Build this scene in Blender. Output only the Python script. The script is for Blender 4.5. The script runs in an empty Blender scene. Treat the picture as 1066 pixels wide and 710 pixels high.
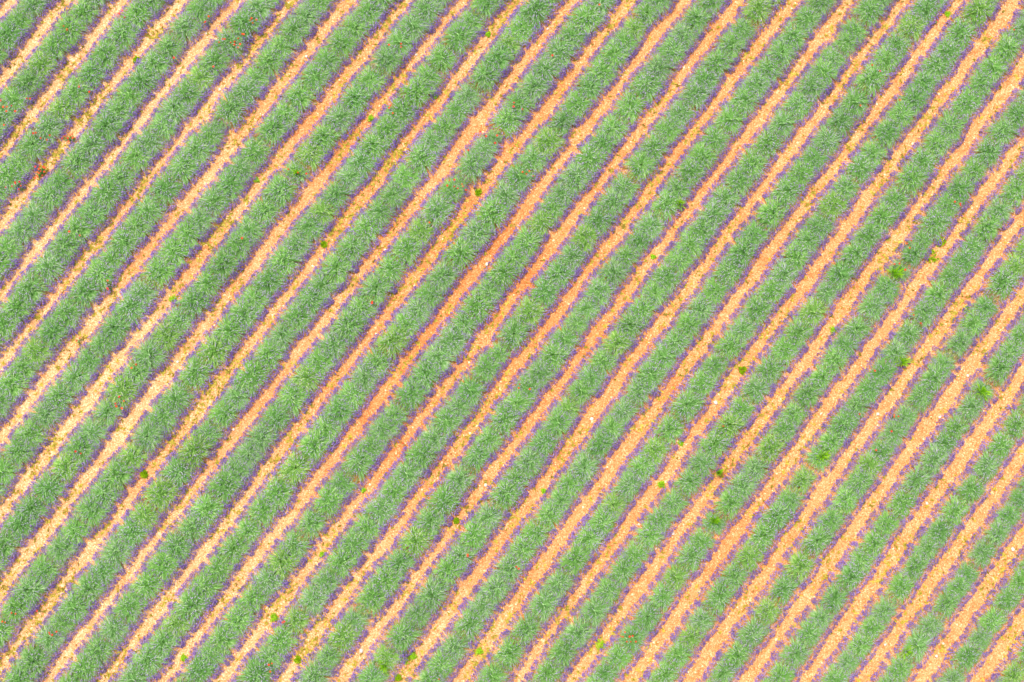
import bpy, math
import numpy as np
from mathutils import Vector

RNG = np.random.default_rng(11)
SC = bpy.context.scene
COL = SC.collection

# ------------------------------------------------------------------ camera of the aerial photograph
W, Hh, F, ALT, TILT = 1066.0, 710.0, 1600.0, 62.0, math.radians(6.47)
CT, ST = math.cos(TILT), math.sin(TILT)


def ground(px, py, z=0.0):
    """photograph pixel -> point of the field at height z"""
    dx = (px - W / 2) / F
    dy = (Hh / 2 - py) / F
    y2 = dy * CT + ST
    z2 = dy * ST - CT
    t = (ALT - z) / -z2
    return dx * t, y2 * t


def pixel(x, y, z=0.0):
    vz = z - ALT
    cy = y * CT + vz * ST
    cz = -y * ST + vz * CT
    return W / 2 + F * x / -cz, Hh / 2 - F * cy / -cz


cam = bpy.data.cameras.new("camera")
cam.sensor_width = 36.0
cam.lens = F / W * 36.0
cam.clip_end = 2000
co = bpy.data.objects.new("camera", cam)
co.location = (0, 0, ALT)
co.rotation_euler = (TILT, 0, 0)
COL.objects.link(co)
SC.camera = co

# ------------------------------------------------------------------ light
SUN_EL, SUN_AZ = math.radians(70), math.radians(-38)
d = Vector((math.sin(SUN_AZ) * math.cos(SUN_EL), math.cos(SUN_AZ) * math.cos(SUN_EL), math.sin(SUN_EL)))
sun = bpy.data.lights.new("sun", "SUN")
sun.energy = 1.5
sun.angle = math.radians(12)
sun.color = (1.0, 0.95, 0.88)
so = bpy.data.objects.new("sun", sun)
so.rotation_euler = (-d).to_track_quat("-Z", "Y").to_euler()
so.location = (0, 0, 60)
COL.objects.link(so)
wd = bpy.data.worlds.new("World")
SC.world = wd
wd.use_nodes = True
nt = wd.node_tree
bg = nt.nodes["Background"]
sky = nt.nodes.new("ShaderNodeTexSky")
sky.sky_type = "NISHITA"
sky.sun_disc = False
sky.sun_elevation = SUN_EL
sky.sun_rotation = SUN_AZ
sky.air_density = 1.0
sky.dust_density = 3.0
sky.ozone_density = 1.0
nt.links.new(sky.outputs[0], bg.inputs[0])
bg.inputs[1].default_value = 0.15
vs = SC.view_settings
vs.view_transform = "Standard"
vs.look = "None"
vs.exposure = 1.45
vs.gamma = 1.0
SC.cycles.max_bounces = 6
SC.cycles.diffuse_bounces = 4
SC.cycles.transmission_bounces = 3

# ------------------------------------------------------------------ materials


def new_mat(name):
    m = bpy.data.materials.new(name)
    m.use_nodes = True
    t = m.node_tree
    b = t.nodes["Principled BSDF"]
    b.inputs["Roughness"].default_value = 0.8
    b.inputs["Specular IOR Level"].default_value = 0.25
    return m, t, b


def leaf_mat(name, stops, transl=0.35, rough=0.7):
    """colour from the tone stored on each blade, varied per plant; thin leaves let some light through"""
    m, t, b = new_mat(name)
    N, L = t.nodes, t.links
    at = N.new("ShaderNodeAttribute")
    at.attribute_name = "tone"
    rp = N.new("ShaderNodeValToRGB")
    e = rp.color_ramp.elements
    e[0].position, e[0].color = stops[0][0], (*stops[0][1], 1)
    e[1].position, e[1].color = stops[-1][0], (*stops[-1][1], 1)
    for p, c in stops[1:-1]:
        k = e.new(p)
        k.color = (*c, 1)
    L.new(at.outputs["Fac"], rp.inputs[0])
    pl = N.new("ShaderNodeAttribute")
    pl.attribute_name = "plant"
    oi = N.new("ShaderNodeObjectInfo")
    m1 = N.new("ShaderNodeMix")
    m1.data_type, m1.blend_type = "RGBA", "MULTIPLY"
    m1.inputs[0].default_value = 1
    m2 = N.new("ShaderNodeMix")
    m2.data_type, m2.blend_type = "RGBA", "MULTIPLY"
    m2.inputs[0].default_value = 1
    L.new(rp.outputs[0], m1.inputs[6])
    L.new(pl.outputs["Color"], m1.inputs[7])
    L.new(m1.outputs[2], m2.inputs[6])
    L.new(oi.outputs["Color"], m2.inputs[7])
    L.new(m2.outputs[2], b.inputs["Base Color"])
    b.inputs["Roughness"].default_value = rough
    tr = N.new("ShaderNodeBsdfTranslucent")
    L.new(m2.outputs[2], tr.inputs[0])
    mx = N.new("ShaderNodeMixShader")
    mx.inputs[0].default_value = transl
    L.new(b.outputs[0], mx.inputs[1])
    L.new(tr.outputs[0], mx.inputs[2])
    L.new(mx.outputs[0], N["Material Output"].inputs[0])
    return m


M_LEAF = leaf_mat("lavender_leaf", [(0, (0.085, 0.20, 0.04)), (0.45, (0.175, 0.375, 0.08)), (0.8, (0.26, 0.48, 0.13)), (1, (0.44, 0.58, 0.28))], 0.45)
M_FLOWER = leaf_mat("lavender_flower", [(0, (0.20, 0.085, 0.38)), (0.5, (0.31, 0.18, 0.47)), (1, (0.50, 0.41, 0.52))], 0.3)
M_POPPY = leaf_mat("poppy_petal", [(0, (0.45, 0.02, 0.01)), (0.5, (0.62, 0.035, 0.015)), (1, (0.70, 0.12, 0.05))], 0.35, 0.5)
M_LIME = leaf_mat("lime_leaf", [(0, (0.13, 0.32, 0.008)), (0.5, (0.27, 0.56, 0.012)), (1, (0.44, 0.72, 0.03))], 0.5)
M_OLIVE = leaf_mat("olive_weed_leaf", [(0, (0.26, 0.20, 0.02)), (0.5, (0.45, 0.36, 0.035)), (1, (0.6, 0.47, 0.08))], 0.3)
M_YELLOW = leaf_mat("yellow_petal", [(0, (0.6, 0.45, 0.01)), (1, (0.8, 0.66, 0.03))], 0.3)
M_DRY = leaf_mat("dry_stem", [(0, (0.14, 0.07, 0.03)), (1, (0.34, 0.2, 0.1))], 0.15)
M_STONE = leaf_mat("pale_stone", [(0, (0.45, 0.33, 0.22)), (0.5, (0.55, 0.44, 0.32)), (1, (0.66, 0.57, 0.46))], 0.0, 0.85)
M_GRAVEL = leaf_mat("soil_gravel", [(0, (0.26, 0.09, 0.02)), (0.4, (0.54, 0.24, 0.085)), (0.75, (0.68, 0.36, 0.15)), (1, (0.80, 0.58, 0.35))], 0.0, 0.9)


def soil_mat():
    m, t, b = new_mat("orange_soil")
    N, L = t.nodes, t.links
    geo = N.new("ShaderNodeNewGeometry")

    def noise(scale, detail=3, rough=0.6):
        n = N.new("ShaderNodeTexNoise")
        n.inputs["Scale"].default_value = scale
        n.inputs["Detail"].default_value = detail
        n.inputs["Roughness"].default_value = rough
        L.new(geo.outputs["Position"], n.inputs["Vector"])
        return n

    def ramp(src, stops):
        r = N.new("ShaderNodeValToRGB")
        e = r.color_ramp.elements
        e[0].position, e[0].color = stops[0][0], (*stops[0][1], 1)
        e[1].position, e[1].color = stops[-1][0], (*stops[-1][1], 1)
        for p, c in stops[1:-1]:
            k = e.new(p)
            k.color = (*c, 1)
        L.new(src, r.inputs[0])
        return r

    def mix(a, c, fac, mode="MIX"):
        x = N.new("ShaderNodeMix")
        x.data_type, x.blend_type = "RGBA", mode
        L.new(a, x.inputs[6])
        L.new(c, x.inputs[7])
        if isinstance(fac, float):
            x.inputs[0].default_value = fac
        else:
            L.new(fac, x.inputs[0])
        return x.outputs[2]

    v = N.new("ShaderNodeTexVoronoi")
    v.inputs["Scale"].default_value = 24
    L.new(geo.outputs["Position"], v.inputs["Vector"])
    sx = N.new("ShaderNodeSeparateColor")
    L.new(v.outputs["Color"], sx.inputs[0])
    STOPS_O = [(0, (0.40, 0.14, 0.036)), (0.3, (0.54, 0.225, 0.070)), (0.7, (0.61, 0.28, 0.10)), (1, (0.73, 0.45, 0.22))]
    STOPS_P = [(0, (0.46, 0.19, 0.06)), (0.3, (0.58, 0.28, 0.105)), (0.7, (0.65, 0.36, 0.16)), (1, (0.76, 0.54, 0.31))]
    c1 = ramp(sx.outputs[0], STOPS_O)
    c2 = ramp(sx.outputs[0], STOPS_P)
    # the soil is paler towards one corner of the field, redder in a belt through its middle
    sp = N.new("ShaderNodeSeparateXYZ")
    L.new(geo.outputs["Position"], sp.inputs[0])
    big = noise(0.09, 3)
    g = N.new("ShaderNodeMath")
    g.operation = "MULTIPLY_ADD"
    L.new(sp.outputs[0], g.inputs[0])
    g.inputs[1].default_value = -0.030
    L.new(big.outputs["Fac"], g.inputs[2])
    r0 = ramp(g.outputs[0], [(0.40, (0, 0, 0)), (0.85, (1, 1, 1))])
    c = mix(c1.outputs[0], c2.outputs[0], r0.outputs[0])
    red = noise(0.16, 4, 0.55)
    dv = N.new("ShaderNodeVectorMath")
    dv.operation = "DISTANCE"
    L.new(geo.outputs["Position"], dv.inputs[0])
    dv.inputs[1].default_value = (-2.5, 9.5, 0)
    gr = N.new("ShaderNodeMath")
    gr.operation = "MULTIPLY_ADD"
    L.new(dv.outputs["Value"], gr.inputs[0])
    gr.inputs[1].default_value = -0.022
    rb = N.new("ShaderNodeMath")
    rb.operation = "ADD"
    L.new(red.outputs["Fac"], rb.inputs[0])
    rb.inputs[1].default_value = 0.36
    L.new(rb.outputs[0], gr.inputs[2])
    STOPS_R = [(0, (0.36, 0.10, 0.022)), (0.4, (0.50, 0.165, 0.038)), (0.8, (0.57, 0.21, 0.055)), (1, (0.66, 0.34, 0.14))]
    c3 = ramp(sx.outputs[0], STOPS_R)
    c = mix(c, c3.outputs[0], ramp(gr.outputs[0], [(0.52, (0, 0, 0)), (0.9, (.95, .95, .95))]).outputs[0])
    fine = noise(28, 4, 0.7)
    c = mix(c, ramp(fine.outputs["Fac"], [(0.3, (0.55, 0.47, 0.40)), (0.52, (1, 1, 1)), (0.72, (1.18, 1.2, 1.22))]).outputs[0], 1.0, "MULTIPLY")
    mid = noise(1.3, 3)
    c = mix(c, ramp(mid.outputs["Fac"], [(0.3, (0.88, 0.8, 0.72)), (0.6, (1.03, 1.03, 1.03))]).outputs[0], 1.0, "MULTIPLY")
    L.new(c, b.inputs["Base Color"])
    b.inputs["Roughness"].default_value = 0.95
    bp = N.new("ShaderNodeBump")
    bp.inputs["Strength"].default_value = 0.6
    bp.inputs["Distance"].default_value = 0.04
    L.new(fine.outputs["Fac"], bp.inputs["Height"])
    L.new(bp.outputs[0], b.inputs["Normal"])
    return m


M_SOIL = soil_mat()

# ------------------------------------------------------------------ mesh arrays: verts, tone per vert, faces as flat loops


class MB:
    def __init__(self):
        self.v, self.t, self.lo, self.sz, self.n = [], [], [], [], 0

    def add(self, v, t, faces):
        v = np.asarray(v, float).reshape(-1, 3)
        self.v.append(v)
        self.t.append(np.broadcast_to(np.asarray(t, float), (len(v),)))
        for f in faces:
            f = np.asarray(f, int)
            if f.size == 0:
                continue
            self.lo.append((f + self.n).ravel())
            self.sz.append(np.full(len(f), f.shape[1]))
        self.n += len(v)

    def arrays(self):
        return np.concatenate(self.v), np.concatenate(self.t), np.concatenate(self.lo), np.concatenate(self.sz)


def to_mesh(name, arr, mat, plant=None):
    v, t, lo, sz = arr
    me = bpy.data.meshes.new(name)
    me.vertices.add(len(v))
    me.vertices.foreach_set("co", v.astype(np.float32).ravel())
    me.loops.add(len(lo))
    me.loops.foreach_set("vertex_index", lo.astype(np.int32))
    me.polygons.add(len(sz))
    me.polygons.foreach_set("loop_start", np.concatenate([[0], np.cumsum(sz)[:-1]]).astype(np.int32))
    me.polygons.foreach_set("loop_total", sz.astype(np.int32))
    me.update(calc_edges=True)
    a = me.attributes.new("tone", "FLOAT", "POINT")
    a.data.foreach_set("value", t.astype(np.float32))
    p = me.attributes.new("plant", "FLOAT_COLOR", "POINT")
    pc = np.ones((len(v), 4), np.float32)
    if plant is not None:
        pc[:, :3] = plant
    p.data.foreach_set("color", pc.ravel())
    me.materials.append(mat)
    return me


def join(parts):
    vs_, ts_, ls_, ss_, n = [], [], [], [], 0
    for v, t, lo, sz in parts:
        vs_.append(v), ts_.append(t), ls_.append(lo + n), ss_.append(sz)
        n += len(v)
    return np.concatenate(vs_), np.concatenate(ts_), np.concatenate(ls_), np.concatenate(ss_)


def blades(mb, base, mid, tip, w, tone, tone_tip=None):
    """n tapered two-segment ribbons, turned at random about their own axis"""
    n = len(base)
    ax = tip - base
    side = np.cross(ax, RNG.normal(size=(n, 3)) * 0.7 + np.array([0, 0, 1.0]))
    side /= np.linalg.norm(side, axis=1)[:, None] + 1e-9
    w = np.asarray(w).reshape(-1, 1) * 0.5
    V = np.stack([base - side * w * 0.7, base + side * w * 0.7, mid - side * w, mid + side * w, tip], 1)
    T = np.repeat(np.asarray(tone).reshape(-1, 1), 5, 1)
    if tone_tip is not None:
        T = T.copy()
        T[:, 4] = tone_tip
    i = np.arange(n)[:, None] * 5
    mb.add(V.reshape(-1, 3), T.ravel(), [i + np.array([0, 1, 3, 2]), i + np.array([2, 3, 4])])


def spindles(mb, c, ax, ln, w, tone):
    """n small four-sided spindles: flower heads"""
    n = len(c)
    ax = ax / (np.linalg.norm(ax, axis=1)[:, None] + 1e-9)
    s = np.cross(ax, np.array([0.3, 0.2, 1.0]))
    s /= np.linalg.norm(s, axis=1)[:, None] + 1e-9
    u = np.cross(ax, s)
    ln, w = np.asarray(ln).reshape(-1, 1), np.asarray(w).reshape(-1, 1) / 2
    mid = c + ax * ln * 0.4
    V = np.stack([c, mid + s * w, mid + u * w, mid - s * w, mid - u * w, c + ax * ln], 1)
    i = np.arange(n)[:, None] * 6
    F_ = [i + np.array(q) for q in ((0, 2, 1), (0, 3, 2), (0, 4, 3), (0, 1, 4), (5, 1, 2), (5, 2, 3), (5, 3, 4), (5, 4, 1))]
    mb.add(V.reshape(-1, 3), np.repeat(np.asarray(tone), 6), F_)


def petals(mb, c, r, tone, tilt=0.3, n=5):
    """a shallow open cup of n petals"""
    for k in range(n):
        a0, a1 = 2 * math.pi * (k - 0.42) / n, 2 * math.pi * (k + 0.42) / n
        am = (a0 + a1) / 2
        z = r * tilt
        V = [c, (c[0] + r * .8 * math.cos(a0), c[1] + r * .8 * math.sin(a0), c[2] + z * .8),
             (c[0] + r * 1.08 * math.cos(am), c[1] + r * 1.08 * math.sin(am), c[2] + z * RNG.uniform(.6, 1.2)),
             (c[0] + r * .8 * math.cos(a1), c[1] + r * .8 * math.sin(a1), c[2] + z * .8)]
        mb.add(V, tone + RNG.uniform(-.2, .2), [[[0, 1, 2]], [[0, 2, 3]]])


# ------------------------------------------------------------------ where the paths and rows run (read off the photograph)
PATHS = {  # path number: x where its middle crosses the lines y = 10, 355, 700
    -5: (5, None, None), -4: (61, None, None), -3: (122, None, None), -2: (180, None, None), -1: (241, None, None),
    0: (298, 20, None), 1: (355, 80, None), 2: (419, 141, None), 3: (474, 201, None), 4: (531, 264, -2), 5: (589, 321, 55),
    6: (648, 381, 116), 7: (705, 440, 176), 8: (761, 500, 237), 9: (818, 558, 300), 10: (878, 615, 362), 11: (935, 673, 421),
    12: (990, 734, 485), 13: (1048, 793, 543), 14: (None, 853, 600), 15: (None, 911, 662), 16: (None, 969, 723),
    17: (None, 1028, 783), 18: (None, None, 843), 19: (None, None, 903), 20: (None, None, 963), 21: (None, None, 1025)}
K0, K1 = -10, 26
YS = (10.0, 355.0, 700.0)
PX = {}
for i in range(3):
    ks = [k for k in PATHS if PATHS[k][i] is not None]
    xs = [PATHS[k][i] for k in ks]
    fit = np.polyfit(ks, xs, 1)
    for k in range(K0, K1 + 1):
        x = np.polyval(fit, k)
        if k in PATHS and PATHS[k][i] is not None:
            x = PATHS[k][i]
        PX[(k, i)] = x


def path_px(k, y):
    """x of path k (k + 0.5: the row after it) at height y of the photograph, straight on beyond the frame"""
    k0 = math.floor(k)
    f = k - k0
    xs = [PX[(k0, i)] * (1 - f) + (PX[(k0 + 1, i)] * f if f else 0) for i in range(3)]
    y0, y1, y2 = YS
    if y < y0:
        return xs[0] + (xs[1] - xs[0]) / (y1 - y0) * (y - y0)
    if y > y2:
        return xs[2] + (xs[2] - xs[1]) / (y2 - y1) * (y - y2)
    p = np.polyfit(YS, xs, 2)
    return float(np.polyval(p, y))


_cache = {}


def line(k):
    """ground polyline of path / row k from its upper to its lower end, with its running length"""
    if k not in _cache:
        ys = np.arange(-150, 871, 10.0)
        pts = np.array([ground(path_px(k, y), y) for y in ys])
        s = np.concatenate([[0], np.cumsum(np.linalg.norm(np.diff(pts, axis=0), axis=1))])
        _cache[k] = (pts, s)
    return _cache[k]


def along(k, s):
    pts, ss = line(k)
    return np.array([np.interp(s, ss, pts[:, 0]), np.interp(s, ss, pts[:, 1])])


ANG = math.atan2(*(line(8)[0][60] - line(8)[0][40])[::-1])  # heading of the rows on the ground

# places in the rows where the photograph shows bare soil instead of a bush
GAPS = [(428, 3), (115, 418), (28, 513), (227, 135), (478, 190), (944, 262), (962, 262), (92, 362), (606, 343),
        (323, 540), (262, 550), (58, 655), (294, 644), (204, 452), (303, 174), (515, 147), (137, 381), (20, 640), (300, 548), (930, 278), (506, 378)]

TUFTS = ((931, 285), (938, 377), (1021, 408), (855, 475), (743, 542), (748, 492), (943, 677), (310, 181), (707, 213), (400, 693))

# ------------------------------------------------------------------ ground
me = bpy.data.meshes.new("ground")
gs = 220.0
me.from_pydata([(-gs, -gs, 0), (gs, -gs, 0), (gs, gs, 0), (-gs, gs, 0)], [], [(0, 1, 2, 3)])
me.materials.append(M_SOIL)
g_ = bpy.data.objects.new("ground", me)
g_["kind"] = "structure"
COL.objects.link(g_)

ORD = ("first second third fourth fifth sixth seventh eighth ninth tenth eleventh twelfth thirteenth fourteenth fifteenth sixteenth seventeenth "
       "eighteenth nineteenth twentieth twenty-first twenty-second twenty-third twenty-fourth twenty-fifth twenty-sixth twenty-seventh twenty-eighth twenty-ninth thirtieth").split()
NUM = "no one two three four five six seven eight nine ten eleven twelve thirteen fourteen".split()


def mesh_obj(name, me, parent=None, loc=None, rz=0.0):
    o = bpy.data.objects.new(name, me)
    COL.objects.link(o)
    if parent is not None:
        o.parent = parent
    if loc is not None:
        o.location = loc
    o.rotation_euler = (0, 0, rz)
    return o


def empty(name, loc, rz=0.0):
    o = bpy.data.objects.new(name, None)
    o.empty_display_size = 0.2
    o.location = loc
    o.rotation_euler = (0, 0, rz)
    COL.objects.link(o)
    return o


def tag(o, label, cat, group=None):
    o["label"], o["category"] = label, cat
    if group:
        o["group"] = group


# ------------------------------------------------------------------ lavender bushes: x runs along the row, y across it


def square(phi, p=3.2):
    return 1.0 / (np.abs(np.cos(phi)) ** p + np.abs(np.sin(phi)) ** p) ** (1 / p)


def make_bush():
    """arrays of the foliage and of the flower spikes of one bush about 1.2 m wide"""
    lf, fl = MB(), MB()
    # foliage: sheaves of narrow shoots rising from a few crowns, each sheaf with its own tone
    nc = int(RNG.integers(3, 7))
    cx, cy = RNG.uniform(-.3, .3, nc), RNG.uniform(-.2, .2, nc)
    for _ in range(84):
        j = int(RNG.integers(nc))
        ph = RNG.uniform(0, 2 * math.pi)
        q = math.sqrt(RNG.uniform(0.0, 1))            # 0 upright, 1 lying outwards
        n = int(RNG.integers(6, 12))
        R = 0.385 * q * square(ph, 3.0) * RNG.uniform(.72, 1.08)
        zt = 0.43 - 0.28 * q ** 1.6 + RNG.uniform(-.07, .07)
        pp = ph + RNG.normal(0, .15, n)
        rr = R * RNG.uniform(.72, 1.12, n) + .02
        tip = np.stack([rr * np.cos(pp) * 1.27, rr * np.sin(pp), zt + RNG.normal(0, .03, n)], 1)
        c = np.array([cx[j], cy[j]]) * (1 - .5 * q) + RNG.normal(0, .035, 2)
        f0 = RNG.uniform(0, .30, (n, 1))
        base = np.concatenate([c * (1 - f0) + tip[:, :2] * f0, (.05 + RNG.uniform(0, .14, n))[:, None]], 1)
        tip[:, :2] += c * (.8 - .5 * q)
        turn = RNG.normal(0, .13) * np.stack([-np.sin(pp), np.cos(pp)], 1)
        base[:, :2] += turn
        tip[:, :2] -= turn * .5
        mid = base * .45 + tip * .55
        mid[:, 2] = base[:, 2] + (tip[:, 2] - base[:, 2]) * .8 + .04 * q
        tn = np.clip(RNG.normal(.46, .16) + RNG.normal(0, .2, n), 0, 1)
        blades(lf, base, mid, tip, RNG.uniform(.016, .032, n), tn, tn)
    # loose shoots lying over the crown
    n = 440
    u = RNG.uniform(-1, 1, (n, 2))
    c = np.stack([u[:, 0] * .57, u[:, 1] * .345], 1)
    q = np.sqrt((u ** 2).sum(1) / 1.6)
    dr = np.arctan2(c[:, 1], c[:, 0]) + RNG.normal(0, 1, n) * (.65 + 1.3 * np.clip(1 - q * 1.3, 0, 1))
    ln = RNG.uniform(.10, .24, n)
    z = .44 - .26 * np.clip(q, 0, 1) ** 1.7 + RNG.normal(0, .035, n)
    b = np.stack([c[:, 0], c[:, 1], z], 1)
    t = b + np.stack([ln * np.cos(dr), ln * np.sin(dr), ln * (.35 - .75 * q)], 1)
    m_ = (b + t) / 2
    m_[:, 2] += .02
    keep = RNG.random(n) < np.clip(1.3 - q * .7, 0, 1)
    blades(lf, b[keep], m_[keep], t[keep], RNG.uniform(.013, .024, keep.sum()), np.where(RNG.random(keep.sum()) < .16, 1.0, np.clip(RNG.normal(.45, .26, keep.sum()), 0, .9)))
    # flower spikes: long thin stems that arch out past the foliage, a purple head at each tip
    def stalks(ph, q, wide, pale):
        nf = len(ph)
        R = q * .655 * square(ph, 4.5) * RNG.uniform(.92, 1.05, nf)
        zt = .52 - .40 * q ** 2 + RNG.normal(0, .035, nf)
        tip = np.stack([R * np.cos(ph) * 1.05, R * np.sin(ph), np.maximum(zt, .05)], 1)
        f0 = RNG.uniform(.3, .58, nf)
        base = np.stack([tip[:, 0] * f0 + RNG.normal(0, .03, nf), tip[:, 1] * f0, .22 + .16 * (1 - q)], 1)
        mid = base * .5 + tip * .5
        mid[:, 2] += .04 + .05 * q
        blades(lf, base, mid, tip, RNG.uniform(.010, .019, nf), np.clip(RNG.normal(.8, .18, nf), 0, 1))
        ax = tip - mid
        ax[:, 2] *= .6
        spindles(fl, tip, ax, RNG.uniform(.06, .115, nf) * wide, RNG.uniform(.022, .038, nf) * wide, np.clip(RNG.normal(pale, .2, nf) + (.96 - q) * .8, 0, 1))
    # all round the crown, thinly
    n = 220
    stalks(RNG.uniform(0, 2 * math.pi, n), np.clip(RNG.beta(2.2, 1.0, n), .08, 1) * .95, .8, .72)
    # bunched along the two sides that face the paths
    for sd in (1, -1):
        m = int(RNG.integers(6, 11))
        cl = sd * math.pi / 2 + np.linspace(-.82, .82, m) + RNG.normal(0, .06, m)
        n = int(RNG.integers(125, 155))
        ph = cl[RNG.integers(0, m, n)] + RNG.normal(0, .075, n)
        stalks(ph, np.clip(1.02 - np.abs(RNG.normal(0, .15, n)), .55, 1.06), .92, .42)
    return lf.arrays(), fl.arrays()


NV = 14
BUSH = [make_bush() for _ in range(NV)]
BUSH_ME = [(to_mesh("foliage", a, M_LEAF), to_mesh("blossoms", b, M_FLOWER)) for a, b in BUSH]

TINTS = {"bright green": (1.05, 1.10, .88), "mid green": (1.0, 1.04, .92), "silvery grey-green": (1.07, 1.05, 1.10), "deep green": (.91, .99, .87), "yellowish green": (1.16, 1.11, .8)}
TN = list(TINTS)
plants = []
for k in range(K0 + 2, K1 - 2):
    row = k + .5
    pts, ss = line(row)
    s = RNG.uniform(0, .6)
    wob, wph = RNG.uniform(.005, .02), RNG.uniform(0, 6.28)
    while s < ss[-1]:
        x, y = along(row, s)
        px, py = pixel(x, y, .2)
        u, v = px / W, py / Hh
        full = 1.07 - .13 * max(0, (u - .3)) * (.35 + .9 * v)       # the bushes are fuller towards one corner of the field
        sc = full * float(np.clip(RNG.normal(1, .09), .72, 1.2))
        gap = min(math.hypot(px - a, py - b) for a, b in GAPS)
        step = sc * RNG.uniform(.74, 1.0) * (1 + .12 * max(0, u + v - .9))
        if gap < 4.5:
            if True:
                plants.append(dict(row=row, s=s, x=x, y=y, sc=sc * .55, z=sc * .6, w=sc * .6))
            s += step * .55
            continue
        weak = 1 + .02 * math.sin(x * .9 + 1.3 * row) + .015 * math.sin(y * 1.7 + row * 2.1) - (.1 if RNG.random() < .06 else 0)
        full *= weak
        sc *= .5 + .5 * weak
        if gap < 16:
            sc *= .85
        if min(math.hypot(px - a, py - b) for a, b in TUFTS) < 11:
            sc *= .66
        off = wob * math.sin(s * .7 + wph) + RNG.normal(0, .015)
        x += -math.sin(ANG) * off
        y += math.cos(ANG) * off
        plants.append(dict(row=row, s=s, x=x, y=y, sc=sc, z=sc * RNG.uniform(.88, 1.12), w=full * RNG.normal(1.01, .03) * (.9 if gap < 16 else 1)))
        s += step
for p in plants:
    p["v"] = int(RNG.integers(NV))
    p["rz"] = ANG + (math.pi if RNG.random() < .5 else 0) + RNG.normal(0, .08)
    p["fl"] = 1 if RNG.random() < .5 else -1
    w = np.array([.3, .3, .2, .14, .06])
    p["tint"] = TN[int(RNG.choice(5, p=w))]
    base = np.array(TINTS[p["tint"]]) * RNG.normal(1, .03)
    p["col"] = base
    p["px"], p["py"] = pixel(p["x"], p["y"], .25)
    p["in"] = 0 <= p["px"] <= W and 0 <= p["py"] <= Hh
    p["slim"] = .98 - .16 * min(1, max(0, p["px"] / W + p["py"] / Hh - .8))      # thinner foliage inside the same fringe
    p["near"] = -60 <= p["px"] <= W + 60 and -60 <= p["py"] <= Hh + 60
    dist = math.sqrt(p["x"] ** 2 + p["y"] ** 2 + ALT ** 2)
    p["size"] = p["sc"] / dist * (1 if 9 < p["px"] < W - 9 and 9 < p["py"] < Hh - 9 else .3)

rows_seen = sorted({p["row"] for p in plants if p["in"]})
for r in rows_seen:
    seen = sorted([p for p in plants if p["row"] == r and p["in"]], key=lambda p: p["s"])
    for i, p in enumerate(seen):
        p["down"], p["up"] = i + 1, len(seen) - i
vis = sorted([p for p in plants if p["in"]], key=lambda p: -p["size"])
ones = vis[:300]
one_ids = {id(p) for p in ones}
print("bushes in view", len(vis), "rows", len(rows_seen))

proto = None
for p in ones:
    a, b = BUSH_ME[p["v"]]
    if proto is None:
        root = empty("lavender_bush", (0, 0, 0))
        pf, ps = mesh_obj("foliage", a, root), mesh_obj("blossoms", b, root)
        proto = root, pf, ps
    else:
        root, pf, ps = (o.copy() for o in proto)
        for o in (root, pf, ps):
            COL.objects.link(o)
        pf.parent = ps.parent = root
        pf.data, ps.data = a, b
    root.location = (p["x"], p["y"], 0)
    root.rotation_euler = (0, 0, p["rz"])
    root.scale = (p["sc"], p["w"] * p["fl"], p["z"])
    pf.scale = (1, p["slim"], 1)
    pf.color = (*p["col"], 1)
    g = float(RNG.uniform(.85, 1.15))
    ps.color = (g, g, g, 1)
    rn = ORD[rows_seen.index(p["row"])]
    if p["down"] <= p["up"]:
        where = f"{ORD[p['down'] - 1]} from upper end of the {rn} row from top left"
    else:
        where = f"{ORD[p['up'] - 1]} from lower end of the {rn} row from top left"
    tag(root, f"{p['tint']} lavender bush, {where}", "lavender bush", "lavender bushes planted in rows")

# every other bush of the rows, in one piece
rest = [p for p in plants if p["near"] and id(p) not in one_ids]
for i, (nm, mat) in enumerate((("foliage", M_LEAF), ("blossoms", M_FLOWER))):
    parts, cols = [], []
    for p in rest:
        v, t, lo, sz = BUSH[p["v"]][i]
        q = v * np.array([p["sc"], p["w"] * p["fl"] * (p["slim"] if i == 0 else 1), p["z"]])
        c, s_ = math.cos(p["rz"]), math.sin(p["rz"])
        q = np.stack([q[:, 0] * c - q[:, 1] * s_ + p["x"], q[:, 0] * s_ + q[:, 1] * c + p["y"], q[:, 2]], 1)
        parts.append((q, t, lo, sz))
        cc = p["col"] if i == 0 else np.ones(3) * RNG.uniform(.85, 1.15)
        cols.append(np.broadcast_to(np.asarray(cc, np.float32), (len(v), 3)))
    mm = to_mesh(nm, join(parts), mat, np.concatenate(cols))
    if i == 0:
        stuff = empty("lavender_rows", (0, 0, 0))
        stuff["kind"] = "stuff"
        tag(stuff, "smaller lavender bushes filling the rest of the planted rows", "lavender", None)
    mesh_obj(nm, mm, stuff)

# ------------------------------------------------------------------ paths: gravel and low weeds


def on_path(n, half, weedy=False):
    out = []
    ks = list(range(K0 + 3, K1 - 3))
    wt = {k: RNG.uniform(.3, 1.0) for k in ks}
    for k in (-3, -2, -4, 0, 4):
        wt[k] = 1.3
    seeds = {k: RNG.uniform(0, 99, 3) for k in ks}
    while len(out) < n:
        k = ks[int(RNG.integers(len(ks)))]
        s = RNG.uniform(0, line(k)[1][-1])
        x, y = along(k, s)
        if weedy:
            a, b, c = seeds[k]
            dens = .35 + .4 * math.sin(s * .55 + a) + .35 * math.sin(s * 1.7 + b) + .2 * math.sin(s * 4.1 + c)
            if RNG.random() > max(.06, dens) * wt[k] * (1.15 if x < 0 else .75):
                continue
        o = RNG.uniform(-half, half)
        px, py = pixel(x, y)
        if not (-70 < px < W + 70 and -70 < py < Hh + 70):
            continue
        out.append((x - math.sin(ANG) * o, y + math.cos(ANG) * o))
    return np.array(out)


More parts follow.
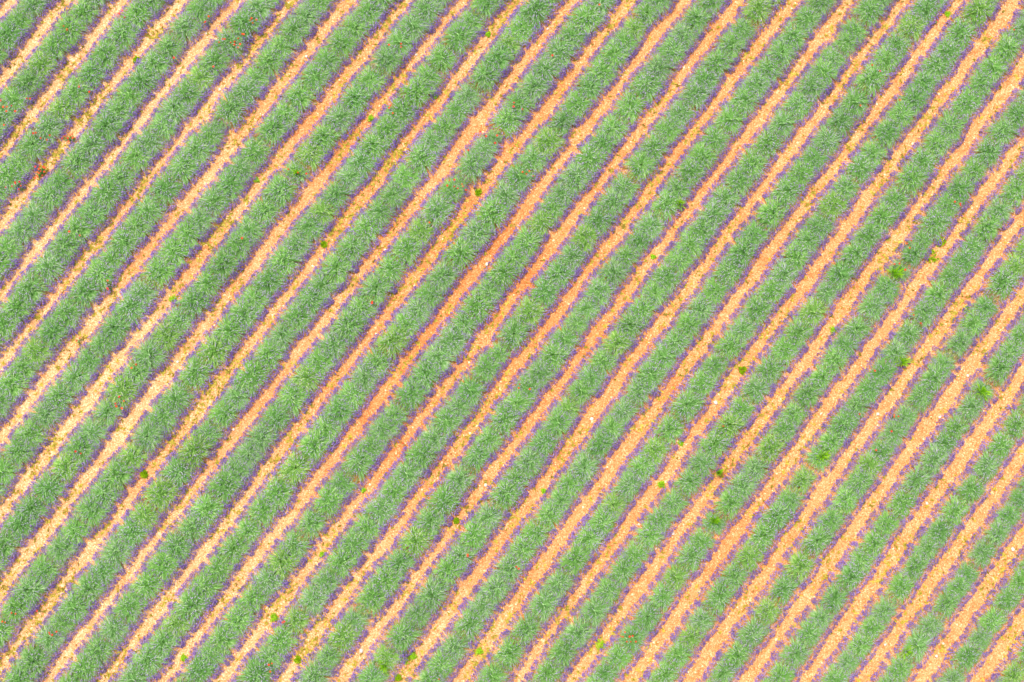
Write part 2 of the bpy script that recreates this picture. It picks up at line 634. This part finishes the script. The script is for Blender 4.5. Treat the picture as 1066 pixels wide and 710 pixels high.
def rocks(mb, pts, r, tone):
    n = len(pts)
    D = np.array([(1, 0, 0), (0, 1, 0), (-1, 0, 0), (0, -1, 0), (0, 0, 1)], float)
    a = RNG.uniform(0, 6.28, n)
    c, s = np.cos(a), np.sin(a)
    V = D[None] * RNG.uniform(.65, 1.2, (n, 5, 1)) * np.asarray(r).reshape(-1, 1, 1)
    V[:, :, 2] *= .65
    X = V[:, :, 0] * c[:, None] - V[:, :, 1] * s[:, None] + pts[:, 0:1]
    Y = V[:, :, 0] * s[:, None] + V[:, :, 1] * c[:, None] + pts[:, 1:2]
    V = np.stack([X, Y, V[:, :, 2]], 2)
    i = np.arange(n)[:, None] * 5
    mb.add(V.reshape(-1, 3), np.repeat(tone, 5), [i + np.array(q) for q in ((0, 1, 4), (1, 2, 4), (2, 3, 4), (3, 0, 4))])


mb = MB()
P = on_path(42000, .5)
rocks(mb, P, RNG.gamma(3, .0055, len(P)) + .006, np.clip(RNG.normal(.55, .28, len(P)), 0, 1))
gv = mesh_obj("path_gravel", to_mesh("path_gravel", mb.arrays(), M_GRAVEL))
gv["kind"] = "stuff"
gv["label"] = "orange and cream gravel strewn over the bare paths"

mb = MB()
P = on_path(11500, .38, True)
for x, y in P:
    n = int(RNG.integers(5, 10))
    a = RNG.uniform(0, 6.28, n)
    r = RNG.uniform(.035, .13) * RNG.uniform(.6, 1.2, n)
    b = np.stack([np.full(n, x), np.full(n, y), np.full(n, .004)], 1)
    t = b + np.stack([r * np.cos(a), r * np.sin(a), RNG.uniform(.01, .05, n)], 1)
    m_ = (b + t) / 2
    m_[:, 2] += .015
    blades(mb, b, m_, t, r * .5, np.clip(RNG.normal(.5, .25) + RNG.normal(0, .1, n), 0, 1))
wv = mesh_obj("path_weeds", to_mesh("path_weeds", mb.arrays(), M_OLIVE))
wv["kind"] = "stuff"
wv["label"] = "low olive weeds sprouting along the bare paths"

# ------------------------------------------------------------------ where something stands, in words


def place(px, py):
    """('row'|'path', ordinal) of a photograph pixel, counted from the top left corner"""
    best = None
    for j in range(2 * (K0 + 3), 2 * (K1 - 3)):
        k = j / 2
        dd = abs(path_px(k, py) - px) - (7 if j % 2 else 0)
        if best is None or dd < best[0]:
            best = (dd, k)
    k = best[1]
    if k != math.floor(k):
        rs = min(rows_seen, key=lambda r: abs(r - k))
        return "row", rows_seen.index(rs)
    pk = [q for q in range(-5, 22)]
    return "path", pk.index(int(min(max(k, -5), 21)))


def label_all(items, what):
    """items: (root, px, py, look). Same look on the same row or path: told apart by their order from its upper end"""
    by = {}
    for root, px, py, look in items:
        kind, n = place(px, py)
        by.setdefault((look, kind, n), []).append((py, root))
    for (look, kind, n), l in by.items():
        l.sort(key=lambda q: q[0])
        for i, (_, root) in enumerate(l):
            w = f"{look} {'in' if kind == 'row' else 'on'} the {ORD[n]} {'lavender row' if kind == 'row' else 'path'} from top left"
            if len(l) == 2:
                w += f", the {('upper', 'lower')[i]} one"
            elif len(l) > 2:
                w += f", {ORD[i]} one down"
            tag(root, w, *what)


# ------------------------------------------------------------------ poppies
POPPIES = [
    [(127.5, 11.5), (131.8, 10.5), (130, 18.2), (124, 14)], [(66, 27), (70, 31)], [(1, 105), (3, 111), (7.6, 111.5), (12, 110), (7, 116), (16, 116)],
    [(28, 102.5), (31.6, 103)], [(82, 90), (93, 95.6)], [(214, 22.5), (217.5, 17.4), (213.5, 23.5)], [(181, 60)],
    [(262, 19), (263, 23.6), (267, 20.6), (260, 21)], [(252, 35), (254, 36), (248, 40), (240, 44), (244, 46.5), (244, 43), (250, 46), (247.6, 49)],
    [(232, 41), (228, 44), (234, 40.5)], [(222, 69)], [(405, 47), (417.5, 45.6), (417.5, 49)], [(405, 112), (409, 118), (406.5, 110)], [(535, 106.5), (534.6, 111)],
    [(624, 5)], [(575, 58)], [(543.7, 113.5)], [(895.5, 110)], [(975.6, 21.6)], [(916, 74), (908, 67.6)], [(936.7, 104)], [(1051, 26.7), (1055.5, 31)],
    [(35, 139), (37, 138), (42, 143.6), (49, 145.7), (51.5, 140.6)],
    [(65, 144), (68, 141.6), (73, 140.6), (75.5, 140), (70.6, 144), (76, 143.6), (71.4, 146.7)],
    [(37, 173.7), (41.4, 172.7), (45, 173.7), (46.5, 174.5), (39, 179), (40.5, 180), (38, 183), (36.3, 185), (46.5, 179), (40.5, 176), (39, 184), (44, 182.5), (42, 178)],
    [(15.5, 189.6), (20, 189), (22, 193.5), (12.7, 194), (20, 197), (16, 191)], [(6, 195)], [(4, 130)],
    [(300, 176), (310, 179.5), (319, 181)], [(500, 137.4), (506, 142), (517.5, 141), (515.4, 149)],
    [(465.6, 193.5), (468, 188), (473, 194), (476.6, 196), (473, 187)], [(482, 194), (485, 198), (481, 192)], [(447, 231.5)], [(487.5, 156)],
    [(544, 179), (548, 181), (551, 178), (555, 183)], [(994, 210), (999.7, 212), (1000.4, 213.7)], [(83, 245), (72, 241)],
    [(112, 292), (111.5, 300), (113, 301.5)], [(80, 355), (83, 352)], [(252, 248)], [(389, 283)], [(387.5, 314), (387.3, 315.5)],
    [(948.5, 250.5), (944, 253.5), (947, 258)], [(936, 274.6), (931, 275), (942.6, 280.6)], [(958, 336.6)], [(951, 328)],
    [(124, 413), (120, 420), (129, 417.5), (121.4, 423), (127, 425)], [(141.6, 379.5), (137, 383)], [(79, 470), (84, 472)], [(419, 461)],
    [(541, 400), (540, 404), (551.5, 405)], [(753, 443.6)], [(895, 431)], [(910.5, 386)], [(931, 432), (930.5, 434), (935, 433.5)], [(928, 449)], [(912, 468.6)],
    [(487, 579), (486.8, 577.5)], [(537.5, 590), (540, 592)], [(12, 638), (16, 639)], [(2.5, 647), (5, 648)], [(39, 636)], [(52, 660), (54, 661), (59, 657.6), (51, 658.5)],
    [(296, 647), (294, 648)], [(280, 692), (283, 690.7), (281.5, 699)], [(457, 707)],
    [(650.6, 658), (648.6, 663), (655.4, 662.6), (658.6, 662), (652.6, 668), (656.6, 668), (662, 668)]]
fm = []
for _ in range(5):
    mb = MB()
    petals(mb, (0, 0, 0), .05, .5, .35, 5)
    petals(mb, (0, 0, .012), .035, .6, .5, 4)
    fm.append(to_mesh("flower", mb.arrays(), M_POPPY))
items = []
for cl in POPPIES:
    kind, _ = place(*np.mean(cl, 0))
    z = .56 if kind == "row" else .34
    pts = np.array([ground(px, py, z) for px, py in cl])
    c = pts.mean(0)
    root = empty("poppy_plant", (c[0], c[1], 0))
    mb = MB()
    n = len(pts)
    zz = z + RNG.uniform(-.05, .05, n)
    tip = np.concatenate([pts - c, zz[:, None]], 1)
    base = tip * np.array([.55, .55, 0]) + np.array([0, 0, .0])
    mid = base * .5 + tip * .5
    mid[:, :2] = base[:, :2] * .7 + tip[:, :2] * .3
    blades(mb, base, mid, tip, np.full(n, .012), np.full(n, .35), np.full(n, .4))
    for q in base:
        m_ = 11
        a = RNG.uniform(0, 6.28, m_)
        r = RNG.uniform(.05, .16, m_)
        t = q + np.stack([r * np.cos(a), r * np.sin(a), RNG.uniform(.05, z * .8, m_)], 1)
        b = np.repeat(q[None], m_, 0)
        mm = (b + t) / 2
        mm[:, 2] += .03
        blades(mb, b, mm, t, RNG.uniform(.015, .035, m_), np.clip(RNG.normal(.5, .2, m_), 0, 1))
    mesh_obj("leaves", to_mesh("leaves", mb.arrays(), M_LEAF), root)
    for q in tip:
        f = mesh_obj("flower", fm[int(RNG.integers(5))], root, q, RNG.uniform(0, 6.28))
        f.scale = (RNG.uniform(.65, 1.1),) * 3
        g = RNG.uniform(.9, 1.2)
        f.color = (g, g * RNG.uniform(.8, 2.2), g, 1)
    px, py = np.mean(cl, 0)
    items.append((root, px, py, "single red poppy" if n == 1 else f"{NUM[n]} red poppies" if n < 8 else "dense clump of red poppies"))
label_all(items, ("poppy", "red poppies among the lavender"))

# ------------------------------------------------------------------ weeds that stand out
WEEDS = [  # x, y, radius in pixels, form
    (625, 671, 5.8, "bush"), (285, 643, 4.2, "bush"), (191, 685, 3.6, "bush"), (423, 685, 6.5, "spreading"), (430, 683, 4, "bush"), (414, 705, 3.2, "spreading"),
    (689, 504, 4, "bush"), (566, 511, 2.6, "bush"), (931, 285, 9, "tuft"), (970, 266, 8, "spreading"), (979, 251, 6, "spreading"), (1007, 322, 4.5, "flowering"),
    (386, 123, 3.6, "bush"), (498, 200, 3.4, "spreading"), (180, 311, 4, "bush"), (773, 385, 4, "spreading"), (938, 377, 6.5, "tuft"), (1021, 408, 7, "tuft"),
    (855, 475, 6, "tuft"), (743, 542, 4.5, "tuft"), (748, 492, 3.5, "tuft"), (943, 677, 6.5, "tuft"), (35.5, 150, 3.2, "bush"), (310, 181, 3.5, "tuft"),
    (707, 213, 5.5, "tuft"), (868, 343, 4, "bush"), (267, 187, 2.8, "bush"), (337, 254, 3.4, "spreading"), (680, 267, 2.6, "bush"), (499, 678, 3.6, "bush"),
    (310, 687, 3.8, "spreading"), (987, 14, 3, "bush"), (709, 461, 2.8, "bush"), (335, 577, 2.5, "bush"), (378, 510, 2.6, "bush"), (475, 542, 2.8, "spreading"),
    (28, 45 + 480, 0, None), (453, 100, 2.8, "bush"), (508, 35, 2.8, "bush"), (150, 494, 4, "spreading"), (142, 62, 4, "spreading"), (400, 693, 5, "tuft")]
items = []
for px, py, r, form in WEEDS:
    if not form:
        continue
    x, y = ground(px, py, .1)
    R = r / F * ALT
    mb = MB()
    if form in ("bush", "flowering"):
        n = 260
        dv = RNG.normal(size=(n, 3))
        dv[:, 2] = np.abs(dv[:, 2])
        dv /= np.linalg.norm(dv, axis=1)[:, None]
        c = dv * R * RNG.uniform(.45, 1.12, (n, 1)) * (1 + .2 * np.sin(3 * np.arctan2(dv[:, 1], dv[:, 0]) + px))[:, None]
        c[:, 2] *= 1.1
        o = RNG.normal(size=(n, 3))
        o[:, 2] = np.abs(o[:, 2]) * .5
        o /= np.linalg.norm(o, axis=1)[:, None]
        ln = RNG.uniform(.03, .06, (n, 1))
        blades(mb, c, c + o * ln * .5, c + o * ln, RNG.uniform(.02, .035, n), np.clip(RNG.normal(.5, .22, n), 0, 1))
        look = "round bright green bush"
    elif form == "tuft":
        n = 130
        a = RNG.uniform(0, 6.28, n)
        q = np.sqrt(RNG.random(n))
        rg = q * R * RNG.uniform(.7, 1.75, n) * (1 + .35 * np.sin(2 * a + px))
        t = np.stack([rg * np.cos(a), rg * np.sin(a), .66 - .3 * q ** 2], 1)
        b = t * np.array([.25, .25, 0]) + np.array([0, 0, .03])
        m_ = b * .45 + t * .55
        m_[:, 2] += .1
        blades(mb, b, m_, t, RNG.uniform(.018, .034, n), np.clip(RNG.normal(.6, .3, n), 0, 1))
        look = "lime green grass tuft"
    else:
        n = 60
        a0 = RNG.uniform(0, 6.28, n)
        r0 = R * np.sqrt(RNG.random(n))
        for i in range(n):
            m_ = 6
            a = RNG.uniform(0, 6.28, m_)
            rr = RNG.uniform(.04, .07, m_)
            b = np.repeat([[r0[i] * math.cos(a0[i]), r0[i] * math.sin(a0[i]), .01]], m_, 0)
            t = b + np.stack([rr * np.cos(a), rr * np.sin(a), RNG.uniform(.03, .16, m_)], 1)
            blades(mb, b, (b + t) / 2 + np.array([0, 0, .02]), t, rr * .5, np.clip(RNG.normal(.6, .25) + RNG.normal(0, .1, m_), 0, 1))
        look = "spreading yellow-green weed"
    if form == "flowering":
        root = empty("flowering_weed", (x, y, 0))
        mesh_obj("foliage", to_mesh("foliage", mb.arrays(), M_LIME), root)
        fmb = MB()
        petals(fmb, (0, 0, 0), .035, .5, .2, 5)
        fme = to_mesh("flower", fmb.arrays(), M_YELLOW)
        for i in range(9):
            a, q = RNG.uniform(0, 6.28), R * 1.1 * math.sqrt(RNG.random())
            mesh_obj("flower", fme, root, (q * math.cos(a), q * math.sin(a), R * 1.05), a)
        look = "green weed with yellow flowers"
    else:
        root = mesh_obj({"bush": "green_shrub", "tuft": "grass_tuft"}.get(form, "weed_clump"), to_mesh("weed", mb.arrays(), M_OLIVE if False else M_LIME), None, (x, y, 0))
        root.color = {"spreading": (1.5, 1.1, .6, 1), "tuft": (1.35, 1.2, 1.3, 1), "bush": (1.25, 1.1, 1, 1)}[form]
    items.append((root, px, py, look))
label_all(items, ("weed", "bright weeds among the lavender"))

# dry bushes
items = []
for px, py, R in ((433, 6, .28), (759, 72, .14), (92, 366, .2)):
    x, y = ground(px, py, .1)
    mb = MB()
    n = 90
    a = RNG.uniform(0, 6.28, n)
    q = np.sqrt(RNG.random(n))
    t = np.stack([q * R * np.cos(a), q * R * np.sin(a), .34 - .2 * q], 1)
    b = t * np.array([.15, .15, 0]) + np.array([0, 0, .01])
    blades(mb, b, b * .4 + t * .6 + np.array([0, 0, .04]), t, RNG.uniform(.01, .02, n), RNG.random(n))
    items.append((mesh_obj("withered_lavender", to_mesh("withered_lavender", mb.arrays(), M_DRY), None, (x, y, 0)), px, py, "withered brown lavender bush"))
label_all(items, ("dead lavender", "withered bushes"))

# ------------------------------------------------------------------ pale stones
STONES = [(507, 275, 2), (401, 260, 1.4), (745, 419, 2.2), (616, 436, 1.8), (505.6, 505, 1.8), (700.5, 555.5, 1.8), (376, 677.5, 2.1), (270, 32, 1.6), (214.6, 34.6, 1.5),
          (319, 58.6, 1.5), (256, 56.6, 1.5), (229, 93, 1.5), (562, 110, 1.9), (1007.6, 391, 1.6), (914, 431, 1.6), (978.5, 434, 1.5), (1054.5, 572, 2), (965, 524, 1.5),
          (975, 683, 1.8), (921.5, 671, 1.5), (982, 670, 1.4), (185, 376.5, 1.5), (243, 447, 1.4), (298, 552, 1.4), (570, 30, 1.4), (465, 13, 1.4), (433, 57, 1.4)]
items = []
for px, py, r in STONES:
    x, y = ground(px, py, .03)
    R = r / F * ALT
    lat, lon = 5, 9
    V = [(0, 0, 1.0)]
    for i in range(1, lat):
        for j in range(lon):
            th, ph = math.pi * i / lat, 2 * math.pi * (j + .5 * (i % 2)) / lon
            V.append((math.sin(th) * math.cos(ph), math.sin(th) * math.sin(ph), math.cos(th)))
    V.append((0, 0, -1.0))
    V = np.array(V) * RNG.uniform(.82, 1.12, (len(V), 1)) * np.array([R * RNG.uniform(.9, 1.3), R, R * .65])
    V[:, 2] += R * .35
    tri, quad = [], []
    for j in range(lon):
        tri.append((0, 1 + j, 1 + (j + 1) % lon))
        e = 1 + (lat - 2) * lon
        tri.append((len(V) - 1, e + (j + 1) % lon, e + j))
        for i in range(lat - 2):
            a, b = 1 + i * lon, 1 + (i + 1) * lon
            quad.append((a + j, b + j, b + (j + 1) % lon, a + (j + 1) % lon))
    mb = MB()
    mb.add(V, np.clip(RNG.normal(.65, .2, len(V)), 0, 1), [np.array(tri), np.array(quad)])
    items.append((mesh_obj("stone", to_mesh("stone", mb.arrays(), M_STONE), None, (x, y, 0), RNG.uniform(0, 3.1)), px, py, "pale stone lying"))
label_all(items, ("stone", "pale stones on the paths"))
